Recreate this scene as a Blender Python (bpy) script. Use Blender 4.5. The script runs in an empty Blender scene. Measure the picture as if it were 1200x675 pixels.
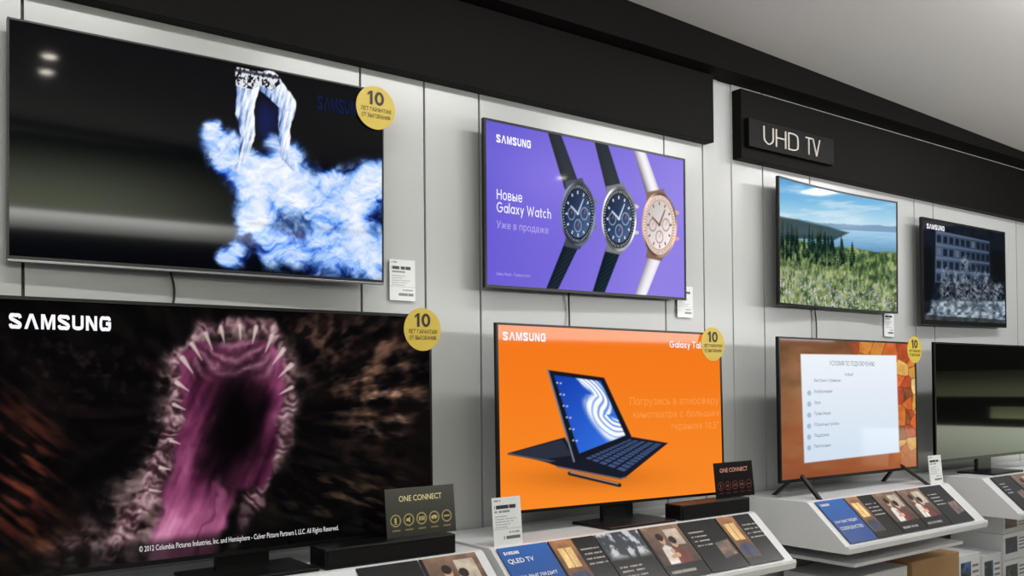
import bpy, bmesh, math, random
import numpy as np
from mathutils import Matrix, Vector, Euler
Z0=1.5
scene=bpy.context.scene
COL=scene.collection
scene.view_settings.view_transform='Standard'
scene.view_settings.look='None'

# ------------------------------------------------------------------ helpers
def lin(c):
    c=np.clip(np.asarray(c,float)/255.0,0,1)
    return np.where(c<=0.04045,c/12.92,((c+0.055)/1.055)**2.4)
def L3(c):
    a=lin(c);return (float(a[0]),float(a[1]),float(a[2]),1.0)
MATS={}
def mat(name,col=(128,128,128),rough=.5,metal=0.,emit=None,estr=1.,noise=0.,nscale=8.,spec=.5,attr=False,eattr=False):
    if name in MATS:return MATS[name]
    m=bpy.data.materials.new(name);m.use_nodes=True
    nt=m.node_tree;b=nt.nodes['Principled BSDF']
    b.inputs['Base Color'].default_value=L3(col)
    b.inputs['Roughness'].default_value=rough
    b.inputs['Metallic'].default_value=metal
    b.inputs['Specular IOR Level'].default_value=spec
    if noise>0:
        tc=nt.nodes.new('ShaderNodeTexCoord');n=nt.nodes.new('ShaderNodeTexNoise')
        n.inputs['Scale'].default_value=nscale;n.inputs['Detail'].default_value=5
        nt.links.new(tc.outputs['Object'],n.inputs['Vector'])
        mx=nt.nodes.new('ShaderNodeMix');mx.data_type='RGBA'
        a=np.array(L3(col)[:3])
        mx.inputs[6].default_value=(*[float(x) for x in a*(1-noise)],1)
        mx.inputs[7].default_value=(*[float(x) for x in np.minimum(a*(1+noise),1)],1)
        nt.links.new(n.outputs['Fac'],mx.inputs[0]);nt.links.new(mx.outputs[2],b.inputs['Base Color'])
    if emit is not None:
        b.inputs['Emission Color'].default_value=L3(emit);b.inputs['Emission Strength'].default_value=estr
    if attr or eattr:
        at=nt.nodes.new('ShaderNodeAttribute');at.attribute_name='Col'
        if attr:nt.links.new(at.outputs['Color'],b.inputs['Base Color'])
        if eattr:
            nt.links.new(at.outputs['Color'],b.inputs['Emission Color'])
            b.inputs['Emission Strength'].default_value=estr
    MATS[name]=m
    return m
M_screen=mat('display_glass',(3,3,4),.05,spec=.2,eattr=True,estr=1.0)
M_screen.cycles.emission_sampling='NONE'
M_off=mat('dark_display_glass',(6,7,6),.04,spec=.5)
M_print=mat('printed_gloss',(200,200,200),.22,attr=True)
M_black=mat('black_plastic',(12,12,13),.32,noise=.1,nscale=30,spec=.4)
M_satin=mat('black_satin_metal',(20,20,22),.3,metal=.2,noise=.1,nscale=20)
M_silver=mat('brushed_silver',(135,135,138),.3,metal=.9,noise=.08,nscale=60)
M_grey=mat('dark_grey_plastic',(38,38,40),.5,noise=.1,nscale=20)
M_wall=mat('wall_panel_gloss',(188,189,188),.24,noise=.03,nscale=1.2,spec=.5)
M_back=mat('slot_metal_dark',(58,58,58),.5,noise=.1)
M_shelf=mat('white_laminate',(222,223,224),.3,noise=.02,nscale=3)
M_bulk=mat('bulkhead_black',(13,10,9),.6,noise=.15,nscale=2.5,spec=.1)
M_soff=mat('soffit_black',(17,14,14),.8,noise=.1,nscale=2,spec=.1)
M_ceil=mat('ceiling_grey',(200,197,194),.8,noise=.03,nscale=1.5)
M_floor=mat('floor_tile',(180,175,167),.35,noise=.08,nscale=3)
M_cable=mat('cable_black',(12,12,12),.5,noise=.1)
M_white=mat('white_card',(235,236,236),.4,noise=.02)
M_card=mat('card_stock_dark',(22,21,22),.4,noise=.1)

def mesh_obj(name,verts,faces,mats,parent=None,loc=(0,0,0),rot=None,fmat=None):
    me=bpy.data.meshes.new(name);me.from_pydata([tuple(v) for v in verts],[],faces)
    for m in (mats if isinstance(mats,(list,tuple)) else [mats]):me.materials.append(m)
    if fmat is not None:
        me.polygons.foreach_set('material_index',fmat)
    me.update()
    ob=bpy.data.objects.new(name,me);COL.objects.link(ob)
    if parent:ob.parent=parent
    ob.location=loc
    if rot is not None:ob.rotation_euler=rot
    return ob
def boxdata(x0,x1,y0,y1,z0,z1):
    v=[(x0,y0,z0),(x1,y0,z0),(x1,y1,z0),(x0,y1,z0),(x0,y0,z1),(x1,y0,z1),(x1,y1,z1),(x0,y1,z1)]
    f=[(0,3,2,1),(4,5,6,7),(0,1,5,4),(1,2,6,5),(2,3,7,6),(3,0,4,7)]
    return v,f
def multibox(boxes):
    V=[];Fc=[]
    for b in boxes:
        v,f=boxdata(*b);o=len(V);V+=v;Fc+=[tuple(i+o for i in q) for q in f]
    return V,Fc
def bevel(ob,w=.004,seg=2):
    m=ob.modifiers.new('bevel','BEVEL');m.width=w;m.segments=seg;m.limit_method='ANGLE';m.angle_limit=math.radians(40)
def box(name,b,m,parent=None,bev=.003,loc=(0,0,0),rot=None):
    v,f=boxdata(*b);o=mesh_obj(name,v,f,m,parent,loc,rot)
    if bev:bevel(o,bev)
    return o
def empty(name,loc):
    e=bpy.data.objects.new(name,None);e.empty_display_size=.1;e.location=loc;COL.objects.link(e);return e
def tag(o,label,cat,group=None):
    o['label']=label;o['category']=cat
    if group:o['group']=group
    return o
def struct(o):o['kind']='structure';return o
def tube(name,pts,r,m,parent=None,loc=(0,0,0)):
    cu=bpy.data.curves.new(name,'CURVE');cu.dimensions='3D';cu.bevel_depth=r;cu.bevel_resolution=3
    sp=cu.splines.new('BEZIER');sp.bezier_points.add(len(pts)-1)
    for p,q in zip(sp.bezier_points,pts):
        p.co=q;p.handle_left_type=p.handle_right_type='AUTO'
    o=bpy.data.objects.new(name,cu);COL.objects.link(o)
    dg=bpy.context.evaluated_depsgraph_get();me=bpy.data.meshes.new_from_object(o.evaluated_get(dg))
    bpy.data.objects.remove(o)
    me.materials.clear();me.materials.append(m)
    ob=bpy.data.objects.new(name,me);COL.objects.link(ob)
    if parent:ob.parent=parent
    ob.location=loc
    return ob

# picture grid: a panel whose vertices carry the picture colours
def picture(name,x0,x1,z0,z1,nx,ny,paint,m,parent,loc=(0,0,0),rot=None,y=0.,bend=0.,bw=1.):
    xs=np.linspace(x0,x1,nx);zs=np.linspace(z0,z1,ny)
    X,Zz=np.meshgrid(xs,zs);X=X.ravel();Zz=Zz.ravel()
    co=np.zeros((nx*ny,3));co[:,0]=X;co[:,2]=Zz;co[:,1]=y+bend*(1-(X/(bw/2))**2)
    i=np.arange(nx-1)[None,:]+np.arange(ny-1)[:,None]*nx
    q=np.stack([i,i+1,i+nx+1,i+nx],-1).reshape(-1,4)
    me=bpy.data.meshes.new(name);me.vertices.add(nx*ny);me.vertices.foreach_set('co',co.ravel())
    n=len(q);me.loops.add(n*4);me.loops.foreach_set('vertex_index',q.ravel().astype(np.int32))
    me.polygons.add(n);me.polygons.foreach_set('loop_start',(np.arange(n)*4).astype(np.int32))
    me.polygons.foreach_set('loop_total',np.full(n,4,np.int32))
    me.update(calc_edges=True)
    me.polygons.foreach_set('use_smooth',[True]*n)
    rgb=np.clip(paint(X,Zz),0,255)
    ca=me.color_attributes.new('Col','FLOAT_COLOR','POINT')
    c=np.ones((nx*ny,4));c[:,:3]=lin(rgb);ca.data.foreach_set('color',c.ravel())
    me.materials.append(m)
    o=bpy.data.objects.new(name,me);COL.objects.link(o)
    if parent:o.parent=parent
    o.location=loc
    if rot is not None:o.rotation_euler=rot
    return o

def homog(src,dst):
    A=[];B=[]
    for (x,y),(u,v) in zip(src,dst):
        A.append([x,y,1,0,0,0,-u*x,-u*y]);B.append(u)
        A.append([0,0,0,x,y,1,-v*x,-v*y]);B.append(v)
    h=np.linalg.solve(np.array(A,float),np.array(B,float));return np.append(h,1).reshape(3,3)
def happ(H,x,y):
    x=np.asarray(x,float);y=np.asarray(y,float);w=H[2,0]*x+H[2,1]*y+H[2,2]
    return (H[0,0]*x+H[0,1]*y+H[0,2])/w,(H[1,0]*x+H[1,1]*y+H[1,2])/w
class Panel:
    def __init__(s,corners,w,h):
        uq=[(-w/2,h/2),(w/2,h/2),(-w/2,-h/2),(w/2,-h/2)]
        s.to_loc=homog(corners,uq);s.to_ref=homog(uq,corners)
    def loc(s,u,v):return happ(s.to_loc,u,v)
    def ref(s,x,z):return happ(s.to_ref,x,z)

# lettering cut from the built-in font
_tc={}
def text_data(string,off=0.):
    k=(string,off)
    if k in _tc:return _tc[k]
    cu=bpy.data.curves.new('t','FONT');cu.body=string;cu.size=1;cu.offset=off;cu.resolution_u=3
    o=bpy.data.objects.new('t',cu);COL.objects.link(o)
    dg=bpy.context.evaluated_depsgraph_get();me=bpy.data.meshes.new_from_object(o.evaluated_get(dg))
    n=len(me.vertices);co=np.zeros(n*3);me.vertices.foreach_get('co',co);co=co.reshape(-1,3)
    fs=[tuple(p.vertices) for p in me.polygons]
    bpy.data.objects.remove(o);bpy.data.meshes.remove(me);bpy.data.curves.remove(cu)
    _tc[k]=(co,fs);return _tc[k]
# geometric sans letters drawn as constant-width strokes (for logos, numerals and the sign)
def crom(P,n=6):
    P=[P[0]]+list(P)+[P[-1]];out=[]
    for i in range(1,len(P)-2):
        p0,p1,p2,p3=[np.array(p,float) for p in P[i-1:i+3]]
        for j in range(n):
            t=j/n;out.append(tuple(.5*((2*p1)+(-p0+p2)*t+(2*p0-5*p1+4*p2-p3)*t*t+(-p0+3*p1-3*p2+p3)*t**3)))
    out.append(tuple(P[-1]));return out
def arc(cx,cy,rx,ry,a0,a1,n=20):
    return [(cx+rx*math.cos(math.radians(a0+(a1-a0)*i/n)),cy+ry*math.sin(math.radians(a0+(a1-a0)*i/n))) for i in range(n+1)]
def ribbon(line,a):
    pts=[line[0]]
    for p in line[1:]:
        if math.hypot(p[0]-pts[-1][0],p[1]-pts[-1][1])>1e-4:pts.append(p)
    n=len(pts);L=[];Rr=[]
    closed=math.hypot(pts[0][0]-pts[-1][0],pts[0][1]-pts[-1][1])<1e-3
    for i in range(n):
        if closed:pr=pts[i-1] if i>0 else pts[-2];nx_=pts[i+1] if i<n-1 else pts[1]
        else:pr=pts[i-1] if i>0 else None;nx_=pts[i+1] if i<n-1 else None
        ds=[]
        for p,q in ((pr,pts[i]),(pts[i],nx_)):
            if p is None or q is None:continue
            d=(q[0]-p[0],q[1]-p[1]);l=math.hypot(*d);ds.append((d[0]/l,d[1]/l))
        d0=ds[0];d1=ds[-1];n0=(-d0[1],d0[0]);n1=(-d1[1],d1[0]);m=(n0[0]+n1[0],n0[1]+n1[1]);l=math.hypot(*m) or 1;m=(m[0]/l,m[1]/l)
        k=a/max(.35,m[0]*n0[0]+m[1]*n0[1])
        L.append((pts[i][0]+m[0]*k,pts[i][1]+m[1]*k));Rr.append((pts[i][0]-m[0]*k,pts[i][1]-m[1]*k))
    return L,Rr
def glyph(ch,W,w):
    a=w/2;S=[];Pg=[];xh=.70
    if ch=='S':S.append(crom([(W-a,.69),(W-a-.07,.86),(W/2,1-a),(a+.07,.87),(a+.03,.68),(W/2,.505),(W-a-.03,.32),(W-a-.07,.13),(W/2,a),(a+.07,.14),(a,.31)]))
    elif ch=='A':Pg.append([(0,0),(W/2-w*.6,1),(W/2+w*.6,1),(W,0),(W-w*1.12,0),(W/2,.74),(w*1.12,0)])
    elif ch=='M':Pg.append([(0,0),(0,1),(w*1.3,1),(W/2,.36),(W-w*1.3,1),(W,1),(W,0),(W-w,0),(W-w,.68),(W/2+w*.4,0),(W/2-w*.4,0),(w,.68),(w,0)])
    elif ch=='N':Pg.append([(0,0),(0,1),(w*1.25,1),(W-w,.36),(W-w,1),(W,1),(W,0),(W-w*1.25,0),(w,.64),(w,0)])
    elif ch=='U':S.append([(a,1),(a,.42)]+crom([(a,.42),(a+.05,.2),(W/2,a),(W-a-.05,.2),(W-a,.42)])+[(W-a,1)])
    elif ch=='G':S.append(crom([(W-a,.70),(W-a-.08,.87),(W/2,1-a),(a+.09,.86),(a,.5),(a+.09,.14),(W/2,a),(W-a-.07,.13),(W-a,.32),(W-a,.46)])+[(W-a,.5),(W*.56,.5)])
    elif ch=='H':S+= [[(a,0),(a,1)],[(W-a,0),(W-a,1)],[(w,.52),(W-w,.52)]]
    elif ch=='D':S.append([(a,.5),(a,1-a),(W*.5,1-a)]+crom([(W*.5,1-a),(W-a-.05,.86),(W-a,.5),(W-a-.05,.14),(W*.5,a)])+[(a,a),(a,.5)])
    elif ch=='T':S+= [[(0,1-a),(W,1-a)],[(W/2,0),(W/2,1-w)]]
    elif ch=='V':Pg.append([(0,1),(w*1.1,1),(W/2,w*1.9),(W-w*1.1,1),(W,1),(W/2+w*.55,0),(W/2-w*.55,0)])
    elif ch=='W':S.append([(a,1),(W*.28,a),(W*.5,.85),(W*.72,a),(W-a,1)])
    elif ch=='1':Pg.append([(0,.80),(W*.55,1),(W,1),(W,0),(W-w,0),(W-w,.80),(0,.62)])
    elif ch=='0':S.append(arc(W/2,.5,W/2-a,.5-a,0,360,28))
    elif ch=='4':S+= [[(W*.72,0),(W*.72,1-a),(a,.28),(W,.28)]]
    elif ch=='g_':S.append(arc(W/2,.5,W/2-a,.5-a,45,330,26)+[(W-a,.5),(W*.5,.5)])
    elif ch=='a':S+= [arc(W/2,xh/2,W/2-a,xh/2-a,0,360,24),[(W-a,0),(W-a,xh)]]
    elif ch=='b':S+= [arc(W/2,xh/2,W/2-a,xh/2-a,0,360,24),[(a,0),(a,1.02)]]
    elif ch=='c':S.append(arc(W/2,xh/2,W/2-a,xh/2-a,45,315,20))
    elif ch=='l':S.append([(a,0),(a,1.02)])
    elif ch=='x':S+= [[(a,0),(W-a,xh)],[(W-a,0),(a,xh)]]
    elif ch=='y':S+= [[(a,xh),(W/2,.04)],[(W-a,xh),(W*.28,-.28)]]
    elif ch=='t':S+= [[(W*.45,.92),(W*.45,a),(W-a,a)],[(0,xh-a),(W,xh-a)]]
    elif ch=='h':S+= [[(a,0),(a,1.02)],arc(W/2,xh-W/2,W/2-a,W/2-a,180,0,14)+[(W-a,0)]]
    return Pg,[ribbon(s_,a) for s_ in S]
def word(chars,widths,w,gap,x0,x1,z0,z1,depth=0.):
    V=[];Fc=[];x=0;items=[]
    for ch,W in zip(chars,widths):
        if ch!=' ':
            pg,rb=glyph(ch,W,w);items.append((x,pg,rb))
        x+=W+gap
    tot=x-gap
    def T(p,ox):return (x0+(p[0]+ox)/tot*(x1-x0),z0+p[1]*(z1-z0))
    for ox,pgs,rbs in items:
        for pg in pgs:
            q=[T(p,ox) for p in pg];n=len(q);o=len(V)
            ar=sum(q[i][0]*q[(i+1)%n][1]-q[(i+1)%n][0]*q[i][1] for i in range(n))
            if ar<0:q=q[::-1]
            V+=[(a,-depth,b) for a,b in q];Fc.append(tuple(range(o,o+n)))
            if depth:
                V+=[(a,0,b) for a,b in q];Fc+=[(o+i,o+n+i,o+n+(i+1)%n,o+(i+1)%n) for i in range(n)]
        for L,Rr in rbs:
            n=len(L);o=len(V);l=[T(p,ox) for p in L];r=[T(p,ox) for p in Rr]
            V+=[(a,-depth,b) for a,b in l]+[(a,-depth,b) for a,b in r]
            Fc+=[(o+i,o+n+i,o+n+i+1,o+i+1) for i in range(n-1)]
            if depth:
                V+=[(a,0,b) for a,b in l]+[(a,0,b) for a,b in r]
                Fc+=[(o+i,o+i+1,o+2*n+i+1,o+2*n+i) for i in range(n-1)]+[(o+n+i+1,o+n+i,o+3*n+i,o+3*n+i+1) for i in range(n-1)]
    return V,Fc
LOGO='@logo'
WORDS={LOGO:(list('SAMSUNG'),[1.05,1.2,1.2,1.05,1.0,1.0,1.05],.25,.20),
 '10':(list('10'),[.36,.66],.19,.14),
 'Galaxy Watch':(['g_','a','l','a','x','y',' ','W','a','t','c','h'],[.92,.62,.13,.62,.56,.56,.18,1.15,.62,.36,.58,.56],.12,.13),
 'Galaxy Tab S4':(['g_','a','l','a','x','y',' ','T','a','b',' ','S','4'],[.92,.62,.15,.62,.56,.56,.16,.7,.62,.62,.16,.62,.66],.15,.12)}
class Lettering:
    def __init__(s):s.items=[]
    def add(s,string,x0,x1,z0,z1,m,off=0.):
        if string in WORDS:
            ch,wd,w,g=WORDS[string];V,F=word(ch,wd,w,g,x0,x1,z0,z1);s.items.append((V,F,m));return
        co,fs=text_data(string,off)
        if len(co)==0:return
        mn=co.min(0);mx=co.max(0)
        c=np.zeros_like(co)
        c[:,0]=x0+(co[:,0]-mn[0])/(mx[0]-mn[0])*(x1-x0)
        c[:,2]=z0+(co[:,1]-mn[1])/(mx[1]-mn[1])*(z1-z0)
        s.items.append((list(map(tuple,c)),fs,m))
    def px(s,P,string,u0,u1,vt,vb,m,off=0.):
        x0,z1=P.loc(u0,vt);_,z0=P.loc(u0,vb);x1,_=P.loc(u1,vt)
        s.add(string,float(x0),float(x1),float(z0),float(z1),m,off)
    def build(s,name,parent,loc=(0,0,0),rot=None):
        for c,fs,m in s.items:mesh_obj(name,c,fs,[m],parent,loc,rot)
def emis(name,c,k=1.):
    m=mat(name,(2,2,2),.5,emit=c,estr=k,spec=0.);m.cycles.emission_sampling='NONE';return m
E_white=emis('glowing_white',(250,250,255))
E_dimblue=emis('glowing_dim_blue',(19,29,62))
E_pale=emis('glowing_lilac',(184,172,234))
E_orange=emis('glowing_pale_orange',(250,152,72))
E_grey=emis('glowing_grey',(112,122,134))
E_soft=emis('glowing_soft_white',(215,215,215))

def sm(a,b,x):
    t=np.clip((x-a)/(b-a),0,1);return t*t*(3-2*t)
def _h(ix,iy,seed):
    n=(ix.astype(np.int64)*374761393+iy.astype(np.int64)*668265263+seed*1274126177)&0xffffffff
    n=((n^(n>>13))*1103515245)&0xffffffff;n=(n^(n>>16))&0xffffffff
    return (n&0xffff)/65535.
def vn(x,y,seed=0):
    ix=np.floor(x);iy=np.floor(y);fx=x-ix;fy=y-iy;fx=fx*fx*(3-2*fx);fy=fy*fy*(3-2*fy)
    a=_h(ix,iy,seed);b=_h(ix+1,iy,seed);c=_h(ix,iy+1,seed);d=_h(ix+1,iy+1,seed)
    return (a*(1-fx)+b*fx)*(1-fy)+(c*(1-fx)+d*fx)*fy
def fbm(x,y,seed=0,o=4):
    r=0;a=.5;t=0
    for i in range(o):
        r=r+a*vn(x,y,seed+i*17);t+=a;x=x*2.03+3.1;y=y*2.03+1.7;a*=.5
    return r/t
def blend(img,m,c):
    c=np.asarray(c,float)
    if c.ndim==1:c=c[None,:]
    return img*(1-m[:,None])+c*m[:,None]
def flat(U,c):return np.tile(np.asarray(c,float),(len(U),1))
def mixc(a,b,t):return np.asarray(a,float)[None,:]*(1-t[:,None])+np.asarray(b,float)[None,:]*t[:,None]
def ramp(t,stops):
    xs=[s[0] for s in stops];return np.stack([np.interp(t,xs,[s[1][k] for s in stops]) for k in range(3)],1)
def poly(U,V,pts,aa=.8):
    n=len(pts);ins=np.zeros(len(U),bool);d=np.full(len(U),1e9)
    for i in range(n):
        x1,y1=pts[i];x2,y2=pts[(i+1)%n];dx,dy=x2-x1,y2-y1
        t=np.clip(((U-x1)*dx+(V-y1)*dy)/(dx*dx+dy*dy+1e-12),0,1)
        d=np.minimum(d,np.hypot(U-x1-t*dx,V-y1-t*dy))
        if y1!=y2:
            c=((y1>V)!=(y2>V))&(U<(x2-x1)*(V-y1)/(y2-y1)+x1);ins^=c
    return sm(-aa,aa,np.where(ins,d,-d))
def cap(U,V,p,q,r1,r2,aa=.8):
    dx,dy=(q[0]-p[0]),(q[1]-p[1]);L=dx*dx+dy*dy+1e-9
    t=np.clip(((U-p[0])*dx+(V-p[1])*dy)/L,0,1)
    return sm(aa,-aa,np.hypot(U-p[0]-t*dx,V-p[1]-t*dy)-(r1+(r2-r1)*t))
def ell(U,V,cx,cy,rx,ry):return np.hypot((U-cx)/rx,(V-cy)/ry)
def over(img,m,c):return img*(1-m[:,None])+c*m[:,None]

# ------------------------------------------------------------------ pictures shown on the screens
def paint_smoke(U,V):
    img=flat(U,(2,3,7))
    bl=[(246,160,16),(260,180,20),(250,150,11),(278,203,20),(300,215,24),(322,220,27),(300,243,25),(345,218,29),(375,232,32),(405,238,34),(436,228,34),(446,205,17),(430,208,18),(390,212,14),
        (293,262,18),(312,285,27),(350,290,34),(400,295,36),(440,300,34),(275,298,16),(262,303,11),(340,180,16),(318,165,10),(325,198,22),(270,164,13),(290,190,16),(258,196,12)]
    f=0
    for x,y,r in bl:f=f+np.exp(-(((U-x)/r)**2+((V-y)/r)**2)*1.25)
    w=fbm(U/28,V/28,50,3)*1.1;w2=fbm(U/28+9,V/28,51,3)*1.1
    n1=fbm(U/24+w,V/24+w2,3,5);n2=fbm(U/9+w,V/9+w2,9,3)
    f2=f+((n1-.5)*1.3+(n2-.5)*.35)*sm(.03,.5,f)
    m=sm(.10,1.0,f2)
    # soft light from above on the billows
    e_=3.;n1b=fbm(U/24+w,(V+e_)/24+w2,3,5);lit=np.clip((n1b-n1)*-6,-.5,.5)
    c=np.clip(.52*sm(.25,1.5,f2)+.55*(n1-.42)+.28*lit+.20*(n2-.5)+.17,0,1)
    c=c*np.where(V>272,.9,1)
    img=over(img,m,ramp(c,[(0,(18,50,176)),(.2,(64,118,232)),(.42,(136,182,250)),(.62,(190,214,253)),(.82,(226,236,255)),(1,(250,252,255))]))
    wl=np.exp(-((V-(262+(U-290)*.07))/2.5)**2)*sm(285,300,U)
    img=img*(1-.10*wl[:,None])
    hz=np.exp(-((U-313)/15)**2-((V-140)/22)**2)
    img=blend(img,hz*.55,(16,40,130))
    segs=[((291,98),(286,130),14,10.5),((286,130),(290,158),10.5,8.),((290,158),(285,184),8,5.2),((285,186),(277,197),4.2,3.2),
        ((314,96),(337,122),13.5,9.5),((337,122),(333,150),9.5,7.5),((333,150),(333,182),7.5,5),((333,184),(344,197),4.5,3)]
    leg=np.zeros(len(U));sd=np.zeros(len(U));kn=(fbm(U/5,V/9,66,2)-.5)*3
    for p,q,r1,r2 in segs:
        k=cap(U+kn,V,p,q,r1,r2)
        dx,dy=q[0]-p[0],q[1]-p[1];L=math.hypot(dx,dy);side=((U-p[0])*dy-(V-p[1])*dx)/L/max(r1,r2)
        sd=np.where(k>leg,side,sd);leg=np.maximum(leg,k)
    t=fbm((U+V*.25)/2.6,(V-U*.6)/18,31,3)
    lc=ramp(np.clip(.72+.28*sd-.16*sd**2+1.3*(t-.5),0,1),[(0,(44,62,116)),(.3,(112,140,200)),(.55,(182,202,238)),(.8,(234,241,253)),(1,(255,255,255))])
    img=over(img,leg*(1-.45*sm(165,196,V)),lc)
    img=blend(img,poly(U,V,[(302,126),(309,117),(316,132),(318,150),(310,162),(303,156)],2.5)*.6,(10,22,76))
    hem=poly(U,V,[(275,78),(326,88),(328,98),(318,106),(304,100),(290,106),(276,100)])
    pt=sm(.46,.54,fbm(U/2.4,V/3.4,40,2))
    img=over(img,hem,mixc((18,20,30),(225,228,235),pt))
    img=blend(img,(cap(U,V,(276,82),(326,91),1.8,1.8))*.8,(30,32,44))
    return img

def creature_base(U,V):
    cx,cy=268,490
    wx=fbm(U/26,V/26,71,3)-.5;wy=fbm(U/26,V/26,72,3)-.5
    a=np.arctan2(V-cy,U-cx);r=np.hypot(U-cx,V-cy)
    n=fbm(U/9,V/9,4,4);nf=fbm(U/4,V/4,14,3);nm=fbm(U/14,V/14,15,4)
    rad=fbm(a*20,r*.03,2,4)
    img=mixc((4,3,4),(15,10,9),sm(.4,.8,fbm(a*9,r*.018,5,4)))
    def add(cx_,cy_,sx,sy,field,lo,hi,col):
        nonlocal img
        g=np.exp(-((U-cx_)/sx)**2-((V-cy_)/sy)**2)*sm(lo,hi,field);img=img+g[:,None]*np.array(col,float)
    add(445,440,62,70,rad*.4+.6*nm,.42,.72,(112,82,64))
    add(455,465,45,45,nf*.5+rad*.5,.5,.72,(80,68,62))
    add(375,395,46,32,n,.48,.72,(56,40,34))
    add(410,585,70,36,fbm((U+V*.5)/22,(V-U*.3)/7,6,4),.42,.75,(56,46,32))
    add(18,560,50,80,fbm((U*.8+V*.6)/40,(V*.8-U*.6)/6,7,4),.45,.75,(92,40,28))
    add(60,645,70,28,fbm((U*.8+V*.6)/30,(V*.8-U*.6)/6,17,4),.45,.75,(80,44,26))
    add(90,430,90,40,n,.5,.8,(24,18,18))
    Uw=U+wx*20;Vw=V+wy*18
    def cs(segs):return np.maximum.reduce([cap(Uw,Vw,*s_) for s_ in segs])
    # streaky brown-grey hide
    skin=cs([((256,426),(304,428),48,44,12),((248,450),(238,530),58,56,16),((312,446),(300,530),38,36,14),((238,530),(190,604),56,58,20),((190,604),(116,694),58,74,24)])
    strk=fbm((U*.35-V)/9+wx*3,(U+V*.35)/34,11,4)
    hid=np.clip(.65*strk+.35*nm,0,1)
    bc=ramp(hid,[(0,(6,4,4)),(.36,(24,16,18)),(.5,(68,52,52)),(.66,(124,102,102)),(.85,(184,162,160))])
    img=over(img,skin*(.35+.65*sm(.32,.55,nm)),bc)
    # soft folded rim of the jaws
    for p,q,r1,r2,k in [((212,424),(204,500),7,10,.8),((204,500),(176,575),10,12,.85),((176,575),(106,672),12,9,.85),((338,424),(334,500),7,9,.75),((334,500),(298,580),9,7,.7),((298,580),(262,662),7,6,.45),
                        ((212,424),(238,388),7,8,.8),((238,388),(276,377),8,8,.8),((276,377),(314,388),8,8,.8),((314,388),(338,424),8,7,.8)]:
        m=cap(Uw,Vw,p,q,r1,r2,5)*k
        dx,dy=q[0]-p[0],q[1]-p[1];L=math.hypot(dx,dy);al=((U-p[0])*dx+(V-p[1])*dy)/L;sd=((U-p[0])*dy-(V-p[1])*dx)/L/max(r1,r2)
        fold=.5+.5*np.sin(al/2.3+wx*22+nm*7+sd*1.2)
        img=over(img,m,ramp(np.clip(fold*.34+nf*.3+nm*.4,0,1),[(0,(24,12,16)),(.35,(62,40,46)),(.55,(122,90,98)),(.75,(182,150,156)),(1,(232,210,212))]))
    # oval mouth narrowing into the lower jaw
    th=cs([((252,436),(300,436),36,36,4),((258,455),(252,530),46,44,5),((296,455),(286,540),36,32,5),((252,530),(220,612),44,36,6),((220,612),(190,705),36,34,7)])
    gs=fbm((U+.42*V)/15,V/70,19,3);wet=fbm((U+.3*V)/26+wx,V/44+wy,23,3)
    dpt=np.clip((V-480)/180,0,1)
    edge=sm(.45,1.05,ell(Uw,Vw,268,505,62,120))
    tcol=ramp(np.clip(.38*wet+.42*gs+.14*dpt+.20*edge-.16,0,1),[(0,(14,4,11)),(.2,(38,12,28)),(.36,(78,30,56)),(.5,(122,56,92)),(.66,(166,92,130)),(.85,(212,150,180)),(1,(240,200,218))])
    img=over(img,th,tcol)
    dk=sm(1.35,.3,ell(Uw+.20*(Vw-500),Vw,274,498,38,84));img=img*(1-.93*dk[:,None])
    # palate ribs across the roof
    e=ell(Uw,Vw,276,440,56,50)
    rib=.5+.5*np.sin((Vw+((Uw-276)**2)/60)/2.8+nm*3)
    pal=sm(1.0,.75,e)*sm(452,428,V)
    img=over(img,pal*.6,ramp(np.clip(rib*.6+.35*nf,0,1),[(0,(30,12,22)),(.5,(92,58,72)),(.8,(150,110,124)),(1,(206,176,186))]))
    # tongue, darker than the lips, with a central groove
    tg=cs([((254,572),(240,606),9,15,5),((240,606),(212,684),15,21,6)])
    tcl=ramp(np.clip(.5*wet+.5*gs,0,1),[(0,(64,24,44)),(.4,(118,56,88)),(.65,(172,100,134)),(1,(222,168,192))])
    img=over(img,tg*.7,tcl)
    img=blend(img,cap(Uw,Vw,(252,578),(216,684),1.,2,2)*.5,(60,20,40))
    for (px,py,qx,qy,rr) in [(214,420,226,437,3.2),(225,403,237,422,2.8),(241,391,249,410,2.6),(259,384,263,402,2.6),(281,382,282,398,2.2),(300,384,296,403,2.6),(319,394,311,413,2.8),(332,410,320,427,3),(341,428,327,442,3),
        (207,448,221,458,2.8),(204,474,217,480,2.4),(342,454,328,462,2.4),(200,516,211,520,2.2),(188,548,200,550,2.2),(176,574,189,576,2.)]:
        img=blend(img,cap(U,V,(px,py),(qx,qy),rr,.5,1.2)*.8,(214,194,188))
    return np.clip(img,0,255)*(sm(0,26,V-348)*.4+.6)[:,None]
def paint_creature(U,V):
    acc=0;ks=[(.990,-.6),(.994,-.2),(.998,0),(1.002,0),(1.006,.2),(1.010,.6)]
    for k,d in ks:acc=acc+creature_base(268+(U-268)*k+d,500+(V-500)*k)
    acc=acc/len(ks)*1.04
    # darker lower edge of the film frame where the credit line runs
    vl=645-(U-163)*.122
    return acc*(1-.62*sm(-16,-3,V-vl)*sm(480,400,U))[:,None]

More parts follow.
